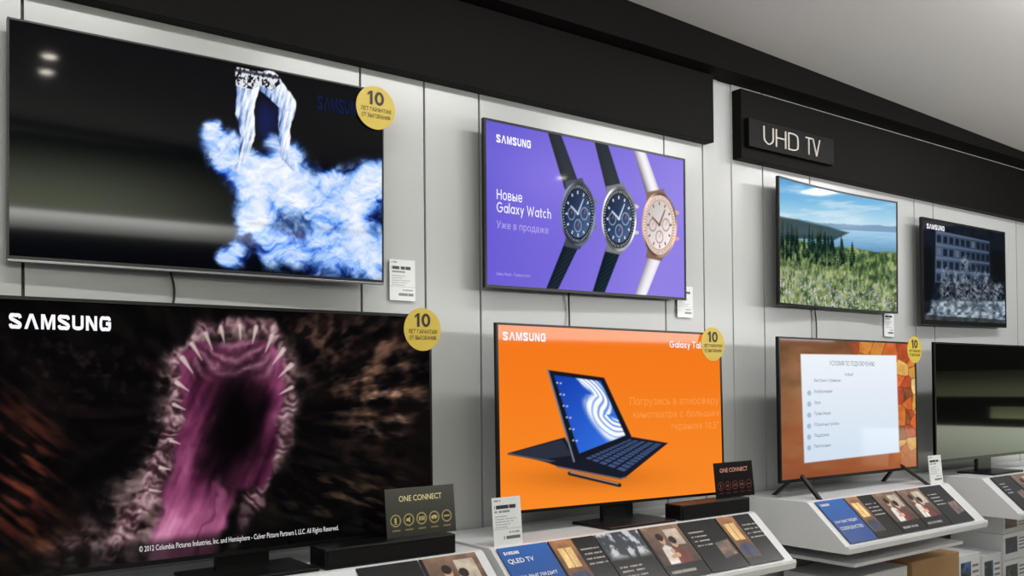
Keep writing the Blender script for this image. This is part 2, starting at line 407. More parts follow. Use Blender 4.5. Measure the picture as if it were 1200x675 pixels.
def paint_watches(U,V):
    t=np.clip((U-566)/237+.3*(V-240)/200,0,1)
    img=ramp(t,[(0,(100,90,210)),(.5,(118,104,218)),(1,(146,130,230))])
    g=np.exp(-((U-640)/70)**2-((V-215)/60)**2)
    img=img+g[:,None]*np.array([16,13,8.])
    def watch(img,a,b,c,d,fx,fy,strap,ring,face,tick,ws):
        light=strap[0]>100
        for p,q,r1,r2 in [(a,b,ws*.85,ws*1.1),(c,d,ws*1.1,ws*.8)]:
            dx=q[0]-p[0];dy=q[1]-p[1]
            pts=[(p[0]-r1,p[1]),(p[0]+r1,p[1]),(q[0]+r2,q[1]),(q[0]-r2,q[1])]
            m=poly(U,V,pts)
            x_=(U-(p[0]+(V-p[1])*dx/dy))/r1
            sh=1.0-.28*x_**2+.18*x_
            tex=1+(.22*np.sin((U*.8+V)*1.3)*(V>fy) if not light else 0*U)
            img=over(img,m,np.clip(np.asarray(strap,float)[None,:]*(sh*tex)[:,None],0,255))
        rx,ry=20.3,38
        e=ell(U,V,fx,fy,rx,ry)
        lug=np.maximum(poly(U,V,[(fx-15,fy-38),(fx+5,fy-42),(fx+12,fy-24),(fx-14,fy-22)],1),poly(U,V,[(fx-13,fy+22),(fx+11,fy+24),(fx+2,fy+42),(fx-16,fy+38)],1))
        img=blend(img,lug,np.array(ring)*.6)
        img=blend(img,np.maximum(cap(U,V,(fx+19,fy-15),(fx+21,fy-14),2.1,2.1),cap(U,V,(fx+19,fy+16),(fx+21,fy+16),2.1,2.1)),ring)
        an=np.arctan2((V-fy)/ry,(U-fx)/rx)
        rc=mixc(np.array(ring)*.45,np.minimum(np.array(ring)*1.25,255),np.clip(.5+.5*np.sin(an*2+.6)+.25*np.sin(an*5),0,1))
        img=over(img,sm(1.02,.98,e),rc)
        img=blend(img,sm(.92,.89,e),(14,16,22) if not light else (240,222,214))
        tk=sm(.89,.875,e)*sm(.78,.80,e)*(np.abs(((an/(2*np.pi)*60)%1)-.5)>.28)
        img=blend(img,tk*.65,tick if not light else (150,100,84))
        if light:img=blend(img,sm(.79,.77,e)*sm(.73,.75,e),np.array(ring)*.9)
        fm_=sm(.76,.73,e)
        fcol=mixc(np.array(face)*.8,np.minimum(np.array(face)+(66 if not light else 8),255),np.clip(.5+.5*(V-fy)/ry+.4*(U-fx)/rx,0,1))
        img=over(img,fm_,fcol)
        tk=sm(.72,.70,e)*sm(.59,.62,e)*(np.abs(((an/(2*np.pi)*12)%1)-.5)>.40)
        img=blend(img,tk*.9,tick)
        for ox,oy in ((-8,0),(8,0),(0,14)):
            q=ell(U,V,fx+ox*.95,fy+oy,4.6,8);img=blend(img,sm(1.05,.9,q)*sm(.7,.85,q)*.55,tick)
            img=blend(img,cap(U,V,(fx+ox*.95,fy+oy),(fx+ox*.95+1.5,fy+oy-5),.5,.4)*.7,(220,130,90))
        img=blend(img,cap(U,V,(fx,fy),(fx+6.5,fy-17),.9,.6),tick);img=blend(img,cap(U,V,(fx,fy),(fx-8,fy-9),1.,.7),tick)
        img=blend(img,cap(U,V,(fx,fy),(fx,fy),1.6,1.6),tick)
        return img
    img=watch(img,(650,156),(672,222),(674,280),(646,343),678,251,(24,36,48),(112,124,140),(12,36,76),(200,214,236),8.6)
    img=watch(img,(705,167),(722,228),(722,286),(700,348),726,257,(20,36,46),(206,210,216),(12,36,76),(220,230,242),8.6)
    img=watch(img,(750,177),(769,236),(771,292),(749,351),773,264,(240,234,242),(222,170,146),(246,236,234),(120,84,76),7.8)
    return img

def paint_tablet(U,V):
    img=mixc((243,118,22),(250,137,38),np.clip((V-378)/210,0,1))
    sh=np.exp(-((U-690)/75)**2-((V-560)/13)**2);img=img*(1-.16*sh[:,None])
    dk=(24,27,40)
    img=blend(img,poly(U,V,[(596,531),(661,513),(676,538),(668,545),(640,542)]),dk)
    img=blend(img,poly(U,V,[(600,531),(658,515.5),(669,534),(640,538)]),(44,48,62))
    img=blend(img,cap(U,V,(596,532),(650,541.5),1.1,1.1),(80,80,92))
    img=blend(img,poly(U,V,[(640,542),(672,538),(736,512),(782,520),(733,559),(726,561),(652,546.5)]),dk)
    key=poly(U,V,[(683,537),(734,515),(776,521),(731,554)],.6)
    Hk=homog([(734,515),(776,521),(683,537),(731,554)],[(0,0),(1,0),(0,1),(1,1)])
    ks,kt=happ(Hk,U,V)
    kk=sm(.12,.25,(ks*5)%1)*sm(.98,.85,(ks*5)%1)*sm(.1,.25,(kt*13)%1)*sm(.98,.85,(kt*13)%1)
    img=blend(img,key*kk*.85,(70,92,138))
    img=blend(img,poly(U,V,[(652,546.5),(726,561),(733,559),(734,560.2),(726,562.5),(652,548)]),(96,98,112))
    img=blend(img,cap(U,V,(667,555),(725,569),2.2,2.2),(30,31,40));img=blend(img,cap(U,V,(668,553.8),(723,567.3),.7,.7),(190,150,130))
    img=blend(img,poly(U,V,[(641,434),(707,443),(739,512),(737,515),(674,542),(671,541)]),(22,24,34))
    img=blend(img,cap(U,V,(641,434),(672,541),1.,1.),(120,126,140))
    sc=poly(U,V,[(648,440),(703,447),(732,511),(678,532)])
    Hs=homog([(648,440),(703,447),(678,532),(732,511)],[(0,0),(1,0),(0,1),(1,1)])
    s,t=happ(Hs,U,V)
    bg=mixc((20,60,172),(54,116,228),np.clip(t*.7+.4*s,0,1))
    P=[(.50,-.05),(.72,.12),(.82,.34),(.64,.50),(.58,.66),(.76,.84),(1.05,.90)]
    C=crom(P,10);dmin=np.full(len(U),9.);tt=np.zeros(len(U));sgn=np.zeros(len(U))
    for i,(p,q) in enumerate(zip(C[:-1],C[1:])):
        dx,dy=q[0]-p[0],q[1]-p[1];k=np.clip(((s-p[0])*dx+(t-p[1])*dy)/(dx*dx+dy*dy),0,1)
        d=np.hypot(s-p[0]-k*dx,t-p[1]-k*dy);b=d<dmin;dmin=np.where(b,d,dmin);tt=np.where(b,(i+k)/len(C),tt);sgn=np.where(b,np.sign((s-p[0])*dy-(t-p[1])*dx),sgn)
    wd=.13+.14*np.sin(tt*math.pi);x_=dmin*sgn/wd
    rb=sm(1.2,.55,np.abs(x_+.12*np.sin(tt*26)));fe=.5+.5*np.sin(x_*14+tt*9)
    bg=over(bg,rb,mixc((92,142,232),(254,254,255),sm(.05,.7,fe*.75+.4*(.5-.5*x_))))
    img=over(img,sc,bg)
    for i in range(6):
        for j in range(2):
            x=652+j*4+i*3.8;y=449+i*13.5+j*.6
            img=blend(img,cap(U,V,(x,y),(x+.2,y),1.1,1.1)*.8,(220,225,240))
    return img

def paint_meadow(U,V):
    hz=262+(U-908)*.075
    t=np.clip((V-206)/(hz-206),0,1)
    img=ramp(t,[(0,(56,140,206)),(.5,(116,182,222)),(1,(200,226,238))])
    cl=sm(.45,.75,fbm(U/34+V/40,V/7,2,5));img=blend(img,cl*.5*sm(0,.3,t),(232,240,246))
    wt=sm(-.6,.6,V-hz);wc=mixc((160,202,230),(80,134,176),sm(0,36,V-hz))
    wc=wc*(1+.10*(fbm(U/12,V/1.2,30,3)-.5))[:,None]
    img=over(img,wt,wc)
    hill=sm(-.8,.8,V-(hz-3.5-4.5*fbm(U/16,U*0,3,3)))*sm(.6,-.6,V-hz-1);img=blend(img,hill*.75,(100,134,170))
    gl=np.exp(-((U-1001)/16)**2-((V-258)/7)**2);img=blend(img,gl*.4,(250,252,250))
    isl=poly(U,V,[(908,254),(935,258),(975,266),(998,273),(980,282),(940,280),(908,284)],1.5);img=blend(img,isl*.9,(38,62,64))
    n=fbm(U/2.1,V/5,7,4);n2=fbm(U/11,V/8,8,3)
    ml=284+(U-908)*.13-6*n2-4*n;k=np.clip((V-ml)/75,0,1);m=sm(-1,1,V-ml)
    mc=ramp(np.clip(n*.7+.4*n2+.08*k-.06,0,1),[(0,(26,42,32)),(.34,(54,78,50)),(.5,(92,116,68)),(.66,(142,158,102)),(.85,(192,198,150)),(1,(220,222,196))])
    fl=sm(.54,.68,fbm(U/2.4,V/3.2,12,3))*sm(.15,.7,k);mc=blend(mc,fl*.55,(184,176,194))
    fl2=sm(.66,.72,fbm(U/1.7,V/2.,13,2))*sm(.3,.9,k);mc=blend(mc,fl2*.7,(230,226,236))
    st=sm(.64,.8,fbm(U/1.4,V/16,44,3))*sm(0,.3,k);mc=blend(mc,st*.5,(178,186,126))
    img=over(img,m,mc)
    rng=np.random.RandomState(3)
    for i in range(34):
        x=908+rng.uniform(0,96);top=256+rng.uniform(0,20)+(x-908)*.15;bot=304+(x-908)*.10;wd=rng.uniform(2.6,5)
        q=np.clip((V-top)/(bot-top),0,1)
        tri=sm(1,-.5,np.abs(U-x)-wd*q*(1+.35*np.sin(V*2.0+i)))*sm(top-.5,top+.5,V)*sm(bot+2,bot-4,V)
        img=over(img,tri*.95,mixc((10,30,26),(40,68,48),sm(.4,.8,n)))
    img=over(img,m*sm(.35,.6,n)*sm(4,24,V-ml)*.8,mc)
    return img

def paint_menu(U,V):
    n=fbm(U/30,V/14,4,3)
    img=ramp(np.clip((V-394)/165+.5*(n-.5),0,1),[(0,(116,76,50)),(.35,(158,114,78)),(.65,(158,100,64)),(1,(144,78,48))])
    rr=sm(960,1060,U)*sm(480,560,V);img=blend(img,np.clip(rr,0,1)*.5,(190,104,54))
    lf=sm(942,914,U)*sm(560,440,V);img=blend(img,lf*.35,(90,62,44))
    rng=np.random.RandomState(5);pts=np.stack([rng.uniform(975,1080,100),rng.uniform(394,550,100)],1)
    d=np.stack([np.hypot((U-p[0])*1.35,V-p[1]) for p in pts],1);idx=np.argmin(d,1);ds=np.sort(d,1)
    pal=np.array([(206,112,48),(232,180,92),(176,74,44),(216,138,60),(242,208,136),(140,82,52),(212,104,52),(222,160,72)],float)
    cc=pal[idx%8]*(.85+.3*fbm(U/5,V/5,3,3))[:,None];ln=sm(1.2,.3,ds[:,1]-ds[:,0]);cc=blend(cc,ln*.65,(82,44,28))
    reg=np.maximum(sm(1040,1054,U)*sm(552,505,V),sm(986,1012,U)*sm(425,412,V))
    img=over(img,reg*.92,cc)
    dl=poly(U,V,[(938,415),(1051,417),(1054,530),(943,543)])
    img=over(img,dl,mixc((238,244,250),(210,224,240),np.clip((V-415)/125,0,1)))
    for i in range(7):
        y=446+i*13.2*(1-.004*i)
        e=ell(U,V,948.5,y+2,2.4,3.1);img=blend(img,sm(1.15,.85,e)*.6,(236,240,244) if i==0 else (130,158,188))
    return img

def paint_night(U,V):
    n=fbm(U/6,V/7,3,4);n2=fbm(U/4,V/3.2,6,4)
    img=mixc((8,12,18),(24,32,46),n)
    Hb=homog([(1096,270),(1160,283),(1096,332),(1160,334)],[(0,0),(1,0),(0,1),(1,1)])
    s,t=happ(Hb,U,V);b=poly(U,V,[(1096,270),(1160,283),(1160,334),(1096,332)],1.)
    fc=mixc((76,94,122),(40,52,72),s)
    wx_=(s*10)%1;wy_=(t*4)%1
    win=sm(.15,.25,wx_)*sm(.9,.8,wx_)*sm(.30,.4,wy_)*sm(.95,.88,wy_)
    fc=blend(fc,win*.8,(14,20,30))
    lit=win*(_h(np.floor(s*10),np.floor(t*4),5)>.74);fc=blend(fc,lit*.55,(150,166,186))
    fc=blend(fc,sm(.0,.05,wy_)*sm(.22,.16,wy_)*.5,(114,134,162))
    img=over(img,b*.92,fc)
    gr=350+4*n
    sn=sm(-2,4,V-gr);img=over(img,sn,ramp(n2,[(.25,(60,72,84)),(.5,(118,132,146)),(.72,(180,190,200))]))
    rng=np.random.RandomState(4)
    for (x,y0,y1,wd) in [(1108,308,352,8),(1120,318,356,7),(1131,298,360,10),(1144,314,356,8),(1156,318,352,7),(1168,322,356,9)]:
        q=np.clip((V-y0)/(y1-y0),0,1);cr=np.exp(-((U-x)/(wd*(.35+.75*q)))**2)*sm(y0,y0+8,V)*sm(y1+3,y1-4,V)*sm(.38,.62,fbm(U/2.2,V/3.,int(x),3))
        img=over(img,cr*.8,mixc((70,84,94),(186,196,206),n2))
        img=blend(img,cap(U,V,(x,y0+8),(x,y1),.4,1.)*.6,(54,62,70))
        for k in range(10):
            ty=rng.uniform(y0,y1-6);qq=(ty-y0)/(y1-y0);sx=rng.choice([-1,1])*rng.uniform(.3,1)*wd*(.35+.8*qq)
            img=blend(img,cap(U,V,(x,ty+3),(x+sx,ty-2),.4,.3,.8)*.45,(176,188,198))
    tk=np.maximum(poly(U,V,[(1081,292),(1091,290),(1095,326),(1091,366),(1082,370)],2.5),poly(U,V,[(1160,296),(1178,292),(1178,332),(1164,334)],3))
    img=blend(img,tk*.88,(8,12,15))
    rw=poly(U,V,[(1082,369),(1178,375),(1178,384),(1083,380)]);img=blend(img,rw*.75,(34,38,38))
    return img

# ------------------------------------------------------------------ televisions
E_badge=mat('badge_gold',(206,178,62),.4,noise=.06,nscale=40)
M_ink=mat('badge_ink',(40,34,18),.5,noise=.05)
def badge(parent,P,u,v,loc,rf,r):
    x,z=P.loc(u,v);p=Vector(loc)+Euler(rf).to_matrix()@Vector((float(x),-.0105,float(z)))
    n=48;V=[(0,0,0)]+[(r*math.cos(2*math.pi*i/n),0,r*math.sin(2*math.pi*i/n)) for i in range(n)]
    V+=[(r*math.cos(2*math.pi*i/n),.003,r*math.sin(2*math.pi*i/n)) for i in range(n)]
    Fc=[(0,1+i,1+(i+1)%n) for i in range(n)]+[(1+i,1+n+i,1+n+(i+1)%n,1+(i+1)%n) for i in range(n)]+[tuple(range(n+1,2*n+1))]
    b=mesh_obj('warranty_badge',V,Fc,E_badge,parent,p,rf);b['label']='round golden paper badge with dark print'
    l=Lettering();k=r/.083
    l.add('10',-.036*k,.034*k,.010*k,.062*k,M_ink)
    l.add('ЛЕТ ГАРАНТИИ',-.064*k,.064*k,-.016*k,.0*k,M_ink,.0);l.add('ОТ ВЫГОРАНИЯ',-.060*k,.060*k,-.040*k,-.024*k,M_ink,.0)
    l.build('badge_lettering',b,(0,-.0012,0))
def frame(name,w,h,bw,bb,depth,m,parent,loc,rot,bend=0.,y0=-.004):
    N=24 if bend else 1
    def yb(x):return bend*(1-(x/(w/2))**2)
    V=[];Fc=[]
    bars=[(-w/2,w/2,h/2-bw,h/2),(-w/2,w/2,-h/2,-h/2+bb),(-w/2,-w/2+bw,-h/2+bb,h/2-bw),(w/2-bw,w/2,-h/2+bb,h/2-bw)]
    for bi,(a,b,c,d) in enumerate(bars):
        n=N if bi<2 else 1
        for i in range(n):
            xa=a+(b-a)*i/n;xb=a+(b-a)*(i+1)/n
            v,f=boxdata(xa,xb,0,1,c,d);v=[(p[0],y0+p[1]*depth+yb(p[0]),p[2]) for p in v];o=len(V);V+=v;Fc+=[tuple(q+o for q in k) for k in f]
    me=mesh_obj(name,V,Fc,m,parent,loc,rot)
    bm=bmesh.new();bm.from_mesh(me.data);bmesh.ops.remove_doubles(bm,verts=bm.verts,dist=1e-5);bm.to_mesh(me.data);bm.free()
    return me
def housing(w,h,parent,loc,rot,bend=0.,thick=.045):
    N=16;V=[];Fc=[]
    rings=[(.5,.5,.5,.004),(.5,.5,.5,.014),(.47,.47,.46,thick*.55),(.36,.30,.42,thick*.62),(.34,.27,.40,thick)]
    for (fx,ft,fb,y) in rings:
        for i in range(N+1):
            x=-w*fx+2*w*fx*i/N;V.append((x,y+bend*(1-(x/(w/2))**2),h*ft))
        for i in range(N,-1,-1):
            x=-w*fx+2*w*fx*i/N;V.append((x,y+bend*(1-(x/(w/2))**2),-h*fb))
    R=2*(N+1)
    for k in range(len(rings)-1):
        for i in range(R):
            Fc.append((k*R+i,k*R+(i+1)%R,(k+1)*R+(i+1)%R,(k+1)*R+i))
    b=(len(rings)-1)*R
    for i in range(N):
        Fc.append((b+i,b+i+1,b+R-2-i,b+R-1-i));Fc.append((i,R-1-i,R-2-i,i+1))
    return mesh_obj('housing',V,Fc,M_grey,parent,loc,rot)
def television(label,cx,cy,cz,w,h,rot,corners,paint,res,base,fm=M_black,bw=.009,bb=.012,bend=0.,texts=None):
    cz+=Z0
    e=empty('television',(cx,cy,base+Z0));tag(e,label,'television')
    loc=(0,0,cz-(base+Z0));P=Panel(corners,w,h) if corners else None
    ref=Euler(rot)
    housing(w,h,e,loc,ref,bend,.045 if not bend else .03)
    frame('bezel',w,h,bw,bb,.02,fm,e,loc,ref,bend)
    if paint:
        s=picture('screen',-w/2+bw*.8,w/2-bw*.8,-h/2+bb*.8,h/2-bw*.8,res[0],res[1],lambda x,z:paint(*P.ref(x,z)),M_screen,e,loc,ref,0.,bend,w)
    else:
        s=picture('screen',-w/2+bw*.8,w/2-bw*.8,-h/2+bb*.8,h/2-bw*.8,24,12,lambda x,z:flat(x,(0,0,0)),M_off,e,loc,ref,0.,bend,w)
        s['label']='switched-off glossy dark screen'
    if texts:
        l=Lettering()
        for t in texts:l.px(P,*t)
        l.build('screen_lettering',s,(0,-.0015,0))
    return e,P,loc,ref
def bracket(e,cz,cy,y0=.04):
    o=mesh_obj('wall_bracket',*multibox([(-.2,.2,y0,-cy-.006,-.02,.02),(-.2,-.16,y0,-cy-.006,-.15,.15),(.16,.2,y0,-cy-.006,-.15,.15),(-.22,.22,-cy-.012,-cy-.001,-.1,.1)]),M_satin,e,(0,0,cz))
# TV 1
c1=[(8,20),(449,107),(8,303),(449,332)]
e,P,loc,rf=television('large wall-mounted television showing blue and white smoke around dancing legs',1.096,-.08,.776,1.281,.740,(.013,.001,-.033),c1,paint_smoke,(440,280),.406,M_satin,.006,.010,
  texts=[(LOGO,371,424,111,128,E_dimblue)])
tr=box('bottom_trim',(-.6405,.6405,-.006,.016,-.378,-.3705),M_silver,e,.001,loc,rf);tr['label']='thin brushed silver edge strip'
bracket(e,loc[2],-.08)
badge(e,P,439,127,loc,rf,.083)
# TV 3
c3=[(566,137),(803,187),(569,337),(803,351)]
e,P,loc,rf=television('wall-mounted television showing three smart watches on purple',2.848,-.08,.778,1.256,.711,(.011,-.007,.019),c3,paint_watches,(300,230),.42,M_black,.01,.012,
  texts=[(LOGO,581,622,157,166.5,E_white),('Новые',582,612,222,234,E_white,.006),('Galaxy Watch',582,646,237,249,E_white,.006),('Уже в продаже',582,643,259,270,E_pale,0),('Galaxy Watch - Галакси Уотч',582,622,319,324,E_pale,0)])
bracket(e,loc[2],-.08)
# TV 5 (curved)
c5=[(908,206),(1048,238),(909,358),(1048,367)]
e,P,loc,rf=television('curved wall-mounted television showing a sunny meadow and lake',4.783,-.10,.786,1.232,.703,(.012,-.001,.021),c5,paint_meadow,(210,200),.43,M_black,.01,.012,bend=.035)
bracket(e,loc[2],-.10,.064)
# TV 7
c7=[(1079,254),(1178,272),(1083,380),(1178,384)]
e,P,loc,rf=television('wall-mounted television showing a snowy building at night',6.277,-.08,.733,1.193,.694,(.005,-.013,.025),c7,paint_night,(200,200),.386,M_satin,.012,.03,
  texts=[(LOGO,1085,1106,262,268,E_white)])
bracket(e,loc[2],-.08)

SH=-.60
def pedestal(e,bottom):
    V,Fc=multibox([(-.2,.2,-.14,.10,0,.012),(-.09,.09,.016,.042,.006,bottom+.06)])
    o=mesh_obj('pedestal_stand',V,Fc,M_black,e,(0,0,0));bevel(o,.004)
def legs(e,w,bottom):
    for sx in (-1,1):
        x=sx*w*.36
        V=[];Fc=[]
        for (yy) in (-.15,.13):
            a=[(x-.012,0.006,bottom+.05),(x+.012,0.006,bottom+.05),(x+.012,.026,bottom+.05),(x-.012,.026,bottom+.05)]
            xo=x+sx*.05
            b=[(xo-.012,yy,.0),(xo+.012,yy,.0),(xo+.012,yy+.02,.0),(xo-.012,yy+.02,.0)]
            o=len(V);V+=a+b
            for i in range(4):Fc.append((o+i,o+(i+1)%4,o+4+(i+1)%4,o+4+i))
            Fc+=[(o+3,o+2,o+1,o),(o+4,o+5,o+6,o+7)]
        mesh_obj('stand_leg',V,Fc,M_satin,e)
# TV 2
c2=[(-8,345.6),(504,370),(-8,684.5),(507,622)]
e,P,loc,rf=television('very large television on a shelf showing a toothy creature mouth',1.112,-.28,-.133,1.446,.812,(0,0,0),c2,paint_creature,(540,350),SH,M_black,.010,.014,
  texts=[(LOGO,10,130,367,385,E_white),('© 2012 Columbia Pictures Industries, Inc. and Hemisphere - Culver Picture Partners I, LLC. All Rights Reserved.',163,397,640,649,E_soft,.005)])
pedestal(e,.06)
badge(e,P,493,387,loc,rf,.080)
# TV 4
c4=[(580,378),(845,390),(585,603),(848,580)]
e,P,loc,rf=television('television on a shelf showing a tablet with keyboard on orange',2.808,-.28,-.132,1.302,.770,(-.023,.009,-.039),c4,paint_tablet,(320,270),SH,M_black,.009,.012,
  texts=[(LOGO,588,638,389,399,E_white),('Galaxy Tab S4',784,834,399,407,E_white,.012),
  ('Погрузись в атмосферу',737,842,466,478,E_orange,.003),('кинотеатра с большим',741,842,482,493,E_orange,.003),('экраном 10,5"',785,842,496,507,E_orange,.003)])
pedestal(e,.08)
badge(e,P,834,403,loc,rf,.080)
# TV 6
c6=[(911,394),(1073,402),(915,567),(1075,549)]
menu=[('УСЛОВИЯ ПО ПОДКЛЮЧЕНИЮ',972,1025,423,430,E_grey,.0)]
rows=['Быстрые страницы','Изображение','Звук','Трансляция','Общие настройки','Поддержка','Приложения']
for i,rw in enumerate(rows):
    y=444+i*13.2*(1-.004*i);menu.append((rw,954,954+len(rw)*1.95,y,y+5,E_grey,0.))
menu.append(('НОВЫЙ',990,1000,437,441,E_grey,0.))
e,P,loc,rf=television('television on a shelf showing a settings menu over stained glass',4.591,-.28,-.134,1.319,.756,(-.007,.003,-.001),c6,paint_menu,(200,210),SH+.01,M_black,.01,.016,texts=menu)
legs(e,1.319,.07)
badge(e,P,1070.5,410.5,loc,rf,.080)
# TV 8
e,P,loc,rf=television('switched-off television with a dark reflective screen on a shelf',6.11,-.28,-.122,1.29,.745,(0,0,0),None,None,None,SH+.01,M_satin,.01,.016)
pedestal(e,.08)

# ------------------------------------------------------------------ wall, bulkheads, ceiling, floor
def panels(name,seams,z0,z1,y0=0.,th=.02,gap=.005):
    bx=[]
    for i,(a,b) in enumerate(zip(seams[:-1],seams[1:])):
        bx.append((a+(gap if i else 0),b-(gap if i<len(seams)-2 else 0),y0,y0+(.045 if i in(0,len(seams)-2) else th),z0,z1))
    V,Fc=multibox(bx);n=len(Fc)
    v,f=boxdata(seams[1]-.01,seams[-2]+.01,y0+th-.004,y0+.044,z0,z1);o=len(V);V+=v;Fc+=[tuple(i+o for i in q) for q in f]
    fm=[0]*n+[1]*6
    for s in seams[1:-1]:
        for k in range(int((z1-z0)/.05)):
            z=z0+k*.05;v,f=boxdata(s-.003,s+.003,y0+th-.008,y0+th-.002,z,z+.022);o=len(V);V+=v;Fc+=[tuple(i+o for i in q) for q in f];fm+=[1]*6
    return mesh_obj(name,V,Fc,[M_wall,M_back],fmat=fm)
ob=panels('wall_back',[-1.6,-.65,.508,1.693,1.986,2.262,3.40,3.69,3.81],0,Z0+1.62);struct(ob)
ob=panels('wall_back',[3.925,4.186,4.62,5.76,6.0,7.2,7.45,8.6],0,Z0+1.62);struct(ob)
ob=box('wall_back',(3.813,3.924,.006,.044,0,Z0+1.62),M_wall,bev=0);struct(ob)
ob=box('wall_back',(-1.8,9,.0455,.12,0,Z0+2.0),M_wall,bev=0);struct(ob)
o=struct(box('trim_1',(-1.6,3.71,-.062,-.0005,Z0+1.259,Z0+1.611),M_bulk,bev=.003))
o=struct(box('trim_2',(3.93,8.6,-.062,-.0005,Z0+1.212,Z0+1.585),M_bulk,bev=.003))
o=struct(box('trim_3',(-1.8,9,-.139,.045,Z0+1.621,Z0+1.93),M_soff,bev=0))
def cz_(x):return Z0+1.807-.031*(x-3.019)
V=[(-2,-.135,cz_(-2)),(9,-.135,cz_(9)),(9,-8,cz_(9)),(-2,-8,cz_(-2)),(-2,-.135,cz_(-2)+.1),(9,-.135,cz_(9)+.1),(9,-8,cz_(9)+.1),(-2,-8,cz_(-2)+.1)]
struct(mesh_obj('ceiling',V,boxdata(0,1,0,1,0,1)[1],M_ceil))
struct(box('floor',(-3,13,-8,.12,-.05,0),M_floor,bev=0))
# opposite walls of the shop and added glow panels, seen only in reflections
M_opp=mat('opposite_wall_dark',(50,48,44),.6,noise=.2,nscale=1.5)
def glow_panel_mat(name,col,lo,hi,fade=False):
    m=mat(name,(60,62,58),.3,emit=col,estr=1.)
    nt=m.node_tree;tc=nt.nodes.new('ShaderNodeTexCoord');sp=nt.nodes.new('ShaderNodeSeparateXYZ');mr=nt.nodes.new('ShaderNodeMapRange')
    mr.interpolation_type='SMOOTHSTEP'
    mr.inputs['To Min'].default_value=lo;mr.inputs['To Max'].default_value=hi
    nt.links.new(tc.outputs['Generated'],sp.inputs[0]);nt.links.new(sp.outputs[2],mr.inputs['Value'])
    out=mr.outputs[0]
    if fade:
        m2=nt.nodes.new('ShaderNodeMapRange');m2.interpolation_type='SMOOTHSTEP'
        m2.inputs['From Min'].default_value=.55;m2.inputs['From Max'].default_value=1.;m2.inputs['To Min'].default_value=1.;m2.inputs['To Max'].default_value=.04
        nt.links.new(sp.outputs[0],m2.inputs['Value'])
        mu=nt.nodes.new('ShaderNodeMath');mu.operation='MULTIPLY';nt.links.new(out,mu.inputs[0]);nt.links.new(m2.outputs[0],mu.inputs[1]);out=mu.outputs[0]
    nt.links.new(out,nt.nodes['Principled BSDF'].inputs['Emission Strength'])
    return m
struct(box('wall_front',(-3,13,-8.1,-8,0,Z0+2.2),M_opp,bev=0))
struct(box('reflection_panel_1',(-1.,2.9,-4.55,-4.5,Z0+1.26,Z0+1.80),glow_panel_mat('reflection_glow',(186,194,160),8.5,.2,True),bev=0))  # added glowing panel, unseen directly, mirrored as a soft band in the smoke screen
struct(box('reflection_panel_2',(-.6,3.6,-4.55,-4.5,Z0+1.10,Z0+1.235),glow_panel_mat('reflection_glow_strip',(220,220,212),8.,34.,True),bev=0))  # added bright strip that gives the same screen its pale reflected streak
struct(box('wall_right',(13,13.1,-8,.1,0,Z0+2.2),M_opp,bev=0))
struct(box('reflection_panel_3',(12.93,12.99,-5.5,-1,Z0-1.2,Z0-.62),glow_panel_mat('reflection_glow_pale',(190,198,176),2.4,4.2),bev=0))  # added glow panel for the pale lower band in the switched-off screen
struct(box('reflection_panel_4',(12.93,12.99,-3.5,-1,Z0-.50,Z0-.34),glow_panel_mat('reflection_glow_olive',(150,154,118),2.2,1.2),bev=0))  # second added glow panel, mirrored as an olive band
struct(box('reflection_panel_5',(12.93,12.99,-4.4,-1,Z0-.20,Z0+.16),glow_panel_mat('reflection_glow_dim',(140,146,112),1.3,.2),bev=0))  # third added glow panel, a dimmer band above

# category sign
e=empty('category_sign',(4.345,-.062,Z0+1.274));tag(e,'black rectangular sign plate with raised metallic letters on the bulkhead','sign')
M_plate=mat('sign_plate_black',(10,9,9),.5,noise=.1,spec=.15)
o=box('sign_plate',(-.385,.385,-.028,0,0,.153),M_plate,e,.002)
M_letter=mat('sign_letter_glow',(196,191,183),.5,noise=.04,emit=(196,191,183),estr=.12)  # faint emission added so the unlit letters look evenly bright
V,Fc=word('UHD',[.66,.68,.70],.068,.14,-.270,.040,.028,.125,.006);mesh_obj('sign_lettering',V,Fc,M_letter,e,(0,-.0285,0))
V,Fc=word('TV',[.62,.72],.068,.05,.105,.245,.028,.125,.006);mesh_obj('sign_lettering',V,Fc,M_letter,e,(0,-.0285,0))

# ------------------------------------------------------------------ cables
for (x,dx,za,zb) in [(.95,.02,.42,.26),(2.74,.01,.43,.24),(4.62,.03,.44,.22)]:
    o=tube('cable',[(0,0,0),(dx,.01,(zb-za)*.5),(dx*.3,.0,zb-za)],.004,M_cable,None,(x,-.022,Z0+za))
    tag(o,'thin black power cable hanging down the wall panels','cable')

# ------------------------------------------------------------------ shelves with sloped fronts
def shelf(x0,x1,z,label):
    prof=[(0.,z),(-.43,z),(-.445,z-.005),(-.655,z-.195),(-.665,z-.19),(-.67,z-.205),(-.665,z-.232),(0.,z-.232)]
    n=len(prof);V=[(0,y,zz-z+.232) for y,zz in prof]+[(x1-x0,y,zz-z+.232) for y,zz in prof]
    Fc=[tuple(range(n)),tuple(range(2*n-1,n-1,-1))]+[(i,i+n,(i+1)%n+n,(i+1)%n) for i in range(n)]
    o=mesh_obj('display_shelf',V,Fc,M_shelf,None,(x0,-.001,Z0+z-.232));bevel(o,.002)
    bm=bmesh.new();bm.from_mesh(o.data);bmesh.ops.recalc_face_normals(bm,faces=bm.faces);bm.to_mesh(o.data);bm.free()
    tag(o,label,'shelf','display shelves along the wall');return o
shelf(.0,1.95,SH,'white laminate shelf with a sloped front carrying information cards')
shelf(1.985,3.52,SH,'white laminate shelf with a sloped front carrying information cards')
shelf(3.93,5.30,SH+.01,'white laminate shelf with a sloped front carrying information cards')
shelf(5.70,7.4,SH+.01,'white laminate shelf with a sloped front carrying information cards')
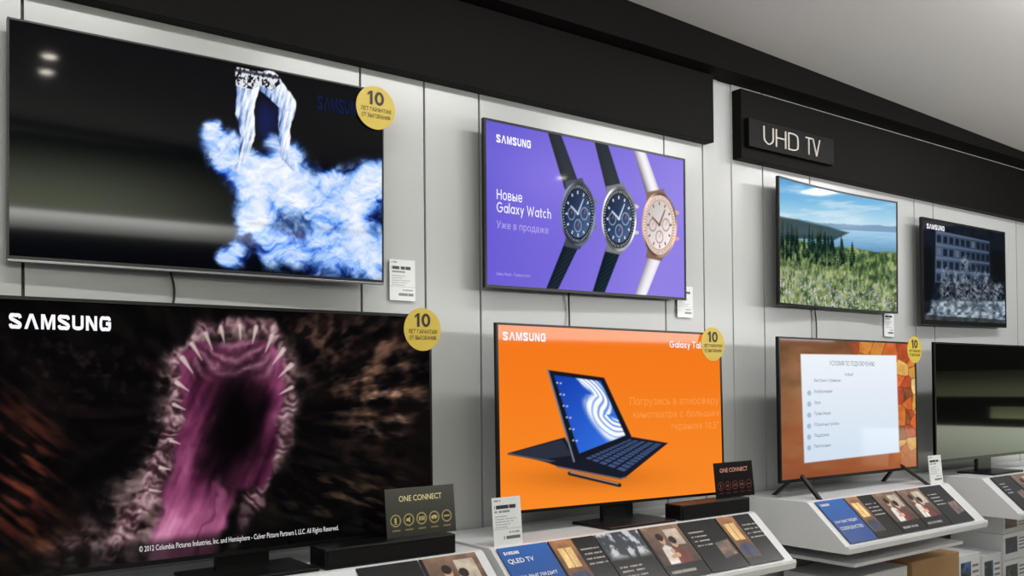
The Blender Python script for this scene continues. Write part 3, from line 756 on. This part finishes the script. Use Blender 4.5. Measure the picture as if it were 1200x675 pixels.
o=box('lower_shelf',(-.53,.53,-.62,0,0,.018),M_shelf,None,.002,(4.58,-.001,Z0-.905));tag(o,'thin white lower shelf fixed under the display shelf','shelf')

# information cards
CW,CH=.243,.27
def paint_card(kind,seed):
    def f(x,z):
        s=x/CW+.5;t=z/CH
        n=fbm(s*3+seed,t*3,seed,4);n2=fbm(s*9+seed,t*8,seed+5,3)
        if kind=='blue':
            return mixc((28,70,142),(44,102,184),t)
        if kind=='white':
            img=flat(x,(226,228,230))
            for k in range(5):
                y=.8-k*.13;img=blend(img,((np.abs(t-y)<.018)&(s>.08)&(s<.5+.35*((k*37+seed)%5)/5)).astype(float)*.7,(110,112,116))
            return img
        img=mixc((14,13,15),(32,27,27),n)
        if kind=='photo':
            m=sm(.04,.08,s)*sm(.24,.28,t)
            c=mixc((52,40,38),(150,120,100),np.clip(t*.9+.3*(n-.5),0,1))
            c=blend(c,((s>.55)&(s<.9)&(t>.6)&(t<.92)).astype(float)*.8,(214,204,188))
            skin=(214,168,142)
            for (hx,hy,sgn,cl) in ((.38,.74,1,(238,232,226)),(.62,.66,-1,(120,60,54))):
                c=blend(c,poly(s,t,[(hx-.16,.26),(hx+.17,.26),(hx+.11,hy-.16),(hx,hy-.10),(hx-.11,hy-.16)],.02),cl)
                c=blend(c,cap(s,t,(hx+.08*sgn,hy-.24),(hx+.24*sgn,.40),.045,.03,.012),skin)
                c=blend(c,sm(1.08,.92,ell(s,t,hx,hy,.075,.10)),skin)
                c=blend(c,sm(1.08,.92,ell(s,t,hx-.01*sgn,hy+.045,.082,.075)),(44,28,22))
            img=over(img,m,c*(.8+.4*n2)[:,None])
        if kind=='dusk':
            m=sm(.02,.05,s)*sm(.52,.48,s)*sm(.12,.16,t)
            c=mixc((70,48,40),(176,124,84),np.clip(t+.2*(n-.5),0,1))
            c=blend(c,((s>.12)&(s<.40)&(t>.5)&(t<.85)).astype(float),(246,206,140))
            c=blend(c,(((s>.255)&(s<.27))&(t>.5)&(t<.85)).astype(float),(70,48,40))
            c=blend(c,poly(s,t,[(.08,.18),(.46,.18),(.46,.34),(.40,.42),(.14,.42),(.08,.34)],.02),(56,66,92))
            img=over(img,m,c*(.8+.4*n2)[:,None])
        if kind=='ice':
            m=sm(.45,.6,t)
            img=over(img,m,mixc((60,66,76),(206,212,218),sm(.4,.65,n2)))
        a=.56 if kind in('dusk',) else .1
        if kind!='photo':
            for k in range(4):
                y=.78-k*.09 if kind!='ice' else .36-k*.08
                wd=.3+.1*((seed+k*3)%3)
                br=((np.abs(t-y)<.014)&(s>a)&(s<a+wd)&(vn(s*60,t*0+k,seed)>.25)).astype(float)
                img=blend(img,br*.75,(214,210,204))
            if kind=='text':
                c=poly(s,t,[(.56,.2),(.94,.26),(.94,.56),(.56,.52)],.02);img=over(img,c*.9,mixc((60,72,96),(196,150,110),n2))
        else:
            br=((np.abs(t-.12)<.02)&(s>.1)&(s<.7)&(vn(s*60,t*0,seed)>.25)).astype(float);img=blend(img,br*.7,(214,210,204))
        return img
    return f
M_cwhite=mat('card_print_white',(240,240,240),.4,emit=(240,240,240),estr=.05)
def card(x,y,z,kind,seed,label,texts=None,w=CW,grp='information cards on the sloped shelf fronts'):
    th=-math.atan2(.21,.19)
    o=box('information_card',(-w/2+.003,w/2-.003,0.0,.003,0,CH),M_card,None,0,(x,y,z),(th,0,0))
    tag(o,label,'card',grp)
    picture('printed_face',-w/2+.003,w/2-.003,0,CH,80,80,paint_card(kind,seed),M_print,o,(0,-.0008,0))
    if texts:
        l=Lettering()
        for t in texts:l.add(t[0],*t[1:5],M_cwhite,t[5] if len(t)>5 else 0.)
        l.build('card_lettering',o,(0,-.0016,0))
    return o
def strip(x0,kinds,sz,seed0,blue_texts=None):
    for i,k in enumerate(kinds):
        x=x0+CW/2+i*CW
        lab={'blue':'blue printed information card with white lettering','white':'white printed information card with grey text','photo':'dark information card with a photo of two people','dusk':'dark information card with a warm room photo and text','ice':'dark information card with a pale photo and text','text':'black information card with small white text'}[k]
        card(x,-.6535+.0,Z0+sz-.187+.004,k,seed0+i,lab,blue_texts if k=='blue' else None)
bt=[(LOGO,-.1,-.03,.235,.249,.01),('QLED TV',-.1,.02,.19,.215,.01),('КАК ВЫГЛЯДИТ',-.1,.09,.12,.137,.0),('СОВЕРШЕНСТВО',-.1,.09,.09,.107,.0)]
strip(2.0,['blue','dusk','ice','photo','text','dusk'],SH,3,bt)
bt2=[(LOGO,-.1,-.03,.235,.249,.01),('КАК ВЫГЛЯДИТ',-.1,.09,.12,.14,.0),('СОВЕРШЕНСТВО',-.1,.09,.08,.10,.0)]
strip(3.97,['blue','dusk','photo','photo','text'],SH+.01,12,bt2)
strip(5.78,['text','photo','ice','dusk','text','photo'],SH+.01,30)
strip(.45,['text','dusk','ice','white','text','photo'],SH,41)

# ------------------------------------------------------------------ connection boxes and their signs
def connect_box(x0,x1,y0,y1,z,label):
    o=box('connection_box',(-(x1-x0)/2,(x1-x0)/2,-(y1-y0)/2,(y1-y0)/2,0,.07),M_black,None,.005,((x0+x1)/2,(y0+y1)/2,Z0+z))
    tag(o,label,'media box')
    f=box('front_fascia',(-(x1-x0)/2+.01,(x1-x0)/2-.01,-(y1-y0)/2-.002,-(y1-y0)/2,.012,.058),M_satin,o,0)
connect_box(1.325,1.84,-.43,-.31,SH,'low black glossy connection box under the creature television')
connect_box(3.03,3.50,-.43,-.33,SH,'low black glossy connection box beside the orange television')
M_gold=mat('gold_print',(224,212,160),.4,emit=(224,212,160),estr=.08)
M_rose=mat('rose_print',(214,150,132),.4,emit=(214,150,132),estr=.06)
def signcard(x,y,z,w,h,base,ink,mt,tw,label):
    ink=np.array(ink,float)
    def pt(X,Zz):
        s=X/w;t=Zz/h
        img=mixc(np.array(base)*.85,np.array(base)*1.15,t)
        for i in range(5):
            cx=-.37*w+i*.185*w;cy=.34*h;rr=.075*w
            d=np.hypot(X-cx,Zz-cy)/rr
            img=blend(img,sm(1.05,.92,d)*.9,ink);img=blend(img,sm(.86,.76,d),np.array(base)*.8)
            dx=(X-cx)/rr;dz=(Zz-cy)/rr
            g={0:(np.abs(dx)<.18)&(np.abs(dz-.1)<.42)|((np.abs(dz+.5)<.08)&(np.abs(dx)<.3)),
               1:((dx<0)&(np.abs(dx+.2)<.25)&(np.abs(dz)<.22))|((dx>-.1)&(dx<.3)&(np.abs(dz)<dx+.25)),
               2:(np.abs(dz)<.3)&(np.abs(dx)<.6)&((dx*5%1)>.4),
               3:(((dx/.6)**2+(dz/.34)**2)<1)&~((np.abs(dx)<.15)&(dz<-.1)),
               4:(np.abs(dz)<.16)&(np.abs(dx)<.55)}[i]
            img=blend(img,g.astype(float)*sm(.8,.7,d),ink)
        for i in range(5):
            img=blend(img,((np.abs(Zz-.14*h)<.012*h)&(np.abs(X+.37*w-i*.185*w)<.055*w)).astype(float)*.7,ink*.85)
        return img
    o=box('information_sign',(-w/2,w/2,0,.004,0,h),mat('sign_back',(40,40,34),.4,noise=.1),None,.0015,(x,y,z),(math.radians(-6),0,0))
    tag(o,label,'sign')
    picture('printed_face',-w/2,w/2,0,h,110,70,pt,M_print,o,(0,-.0009,0))
    l=Lettering();l.add('ONE CONNECT',-tw/2,tw/2,h*.72,h*.84,mt,.008);l.build('sign_lettering',o,(0,-.0018,0))
    box('easel_foot',(-w*.3,w*.3,.0,.03,0,.003),M_black,o,0,rot=(math.radians(6),0,0))
signcard(1.735,-.372,Z0-.53,.29,.172,(74,74,68),(206,190,126),M_gold,.18,'dark grey card with gold icons standing on the connection box')
signcard(3.455,-.385,Z0-.53,.275,.165,(26,19,20),(120,66,58),M_rose,.2,'black card with reddish icons standing on the connection box')

# ------------------------------------------------------------------ price tags
def pricetag(x,y,z,w,h,seed,label,hang=True):
    o=box('price_tag',(-w/2,w/2,0,.003,0,h),M_white,None,.001,(x,y,z),(0 if hang else math.radians(-5),0,0))
    tag(o,label,'price tag')
    def pt(X,Zz):
        s=X/w+.5;t=Zz/h
        img=flat(X,(232,233,233));g=(110,112,116)
        def row(y,hh,a,b,c=g,k=.7):
            nonlocal img
            img=blend(img,((np.abs(t-y)<hh)&(s>a)&(s<b)&(vn(s*38,t*0+y*99,seed)>.2)).astype(float)*k,c)
        row(.93,.018,.08,.3);row(.80,.04,.08,.82,(30,30,34),.85);row(.70,.02,.08,.6)
        for k in range(5):row(.60-k*.055,.013,.08,.5+.1*((k*7+seed)%4),g,.45)
        row(.26,.018,.5,.9);row(.15,.03,.35,.92,(60,60,66));
        img=blend(img,((np.abs(t-.335)<.004)).astype(float)*.4,g)
        return img
    picture('printed_face',-w/2,w/2,0,h,60,90,pt,M_print,o,(0,-.0008,0))
    if hang:box('holder_clip',(-.02,.02,.003,-y-.0005,h*.4,h*.6),M_back,o,0)
pricetag(1.87,-.012,Z0+.35,.118,.165,1,'white paper price tag fixed to the wall panel')
pricetag(3.53,-.012,Z0+.345,.115,.16,2,'white paper price tag fixed to the wall panel')
pricetag(5.42,-.012,Z0+.295,.11,.16,3,'white paper price tag fixed to the wall panel')
pricetag(2.09,-.415,Z0+SH,.135,.18,4,'white paper price tag standing on the shelf edge',False)
pricetag(5.215,-.42,Z0+SH+.01,.14,.165,5,'white paper price tag standing on the shelf edge',False)

# ------------------------------------------------------------------ lower shelf and boxes
o=box('storage_base',(-3.34,3.1,-.5,-.0,0,.16),M_shelf,None,.004,(5.6,-.001,0));tag(o,'low white storage base along the wall','shelf')
M_brown=mat('cardboard_brown',(176,140,96),.8,noise=.12,nscale=12)
M_tape=mat('packing_tape',(205,180,130),.3,noise=.05)
def carton(x,y,z,w,d,h,col,kind,label,seed):
    m={'brown':M_brown,'white':mat('carton_white',(222,224,226),.5,noise=.04),'grey':mat('carton_grey',(190,193,196),.5,noise=.05)}[kind]
    o=box('carton',(-w/2,w/2,-d/2,d/2,0,h),m,None,.003,(x,y,z));tag(o,label,'box')
    box('packing_tape',(-w/2+.0,w/2,-.025,.025,h,h+.001),M_tape if kind=='brown' else m,o,0)
    if kind!='brown':
        def pt(X,Zz):
            s=X/w+.5;t=Zz/h
            img=flat(X,(226,228,230));n=fbm(s*5+seed,t*5,seed,3)
            r=((s>.08)&(s<.55)&(t>.25)&(t<.85)).astype(float)
            img=over(img,r,mixc((20,24,34),col,sm(.35,.65,n)))
            for k in range(4):
                img=blend(img,((np.abs(t-.75+k*.13)<.025)&(s>.62)&(s<.92)).astype(float)*.7,(60,64,72))
            return img
        picture('printed_face',-w/2+.004,w/2-.004,.004,h-.004,50,40,pt,M_print,o,(0,-d/2-.001,0))
bz=.16
carton(4.50,-.28,bz,.62,.36,.33,(60,80,120),'grey','light grey flat carton with dark print on the base',1)
carton(5.12,-.28,bz,.52,.36,.34,(60,80,120),'brown','plain brown cardboard carton with tape on the base',2)
carton(5.56,-.26,bz,.26,.34,.30,(50,110,170),'white','small white carton with blue print on the base',3)
carton(5.84,-.26,bz,.24,.34,.27,(40,130,160),'white','small white carton with blue print on the base',8)
carton(6.16,-.26,bz,.34,.34,.20,(70,70,80),'white','white carton with black print at the bottom of a stack',4)
carton(6.16,-.26,bz+.2015,.34,.34,.17,(40,60,110),'white','white carton with dark print stacked on another',5)
carton(6.16,-.26,bz+.373,.34,.34,.12,(120,50,50),'white','white carton with dark print on top of a stack',7)
carton(6.56,-.26,bz,.36,.34,.28,(120,60,60),'white','white carton with dark print on the base',6)
carton(6.56,-.26,bz+.2815,.36,.34,.20,(50,70,100),'white','white carton with dark print stacked on another',9)

# ------------------------------------------------------------------ lights
M_lamp=mat('lamp_glow',(240,240,235),.4,emit=(255,246,230),estr=75)
for (x,y) in [(.88,-2.78),(.9,-3.1),(3.2,-2.9),(5.2,-2.9)]:
    zc=cz_(x)
    n=24;V=[];Fc=[]
    for r,zz in [(.055,0),(.055,-.012),(.042,-.012),(.040,-.004)]:
        V+=[(r*math.cos(2*math.pi*i/n),r*math.sin(2*math.pi*i/n),zz) for i in range(n)]
    for k in range(3):Fc+=[(k*n+i,k*n+(i+1)%n,(k+1)*n+(i+1)%n,(k+1)*n+i) for i in range(n)]
    o=mesh_obj('ceiling_downlight',V,Fc,M_white,None,(x,y,zc));tag(o,'small round white recessed downlight','light','ceiling downlights')
    mesh_obj('lamp_lens',[(.04*math.cos(2*math.pi*i/n),.04*math.sin(2*math.pi*i/n),0) for i in range(n)],[tuple(range(n-1,-1,-1))],M_lamp,o,(0,0,-.005))
def area(name,loc,target,sx,sy,pw,col=(1,1,1)):
    l=bpy.data.lights.new(name,'AREA');l.shape='RECTANGLE';l.size=sx;l.size_y=sy;l.energy=pw;l.color=col
    o=bpy.data.objects.new(name,l);o.location=loc
    d=Vector(target)-Vector(loc);o.rotation_euler=d.to_track_quat('-Z','Y').to_euler();COL.objects.link(o)
for x in (.6,2.6,4.6,6.6):
    area('wall_fill',(x,-1.48,cz_(x)-.03),(x,-.5,.5),1.4,.12,19,(1,.99,.975))  # unseen area lights added to light the wall, no fixtures modelled
area('ceiling_fill',(5.8,-3.0,Z0+.6),(5.8,-1.8,3.5),5,.4,80,(1,.99,.98))  # unseen fill light added to brighten the ceiling
w=bpy.data.worlds.new('world');scene.world=w;w.use_nodes=True
w.node_tree.nodes['Background'].inputs[0].default_value=(.97,.985,1,1);w.node_tree.nodes['Background'].inputs[1].default_value=.48

# ------------------------------------------------------------------ camera
cd=bpy.data.cameras.new('camera');cam=bpy.data.objects.new('camera',cd);COL.objects.link(cam)
yaw,pitch,roll=[math.radians(a) for a in(52.983,.742,-.549)]
F=Vector((math.cos(yaw)*math.cos(pitch),math.sin(yaw)*math.cos(pitch),math.sin(pitch)))
R=F.cross(Vector((0,0,1))).normalized();U=R.cross(F)
c,s=math.cos(roll),math.sin(roll);R,U=c*R+s*U,-s*R+c*U
m=Matrix.Identity(4)
for i in range(3):m[i][0]=R[i];m[i][1]=U[i];m[i][2]=-F[i]
m.translation=Vector((0,-3.218,Z0));cam.matrix_world=m
cd.sensor_width=36;cd.lens=1075.2/1200*36;cd.shift_y=101.79/1200;cd.clip_start=.05
scene.camera=cam
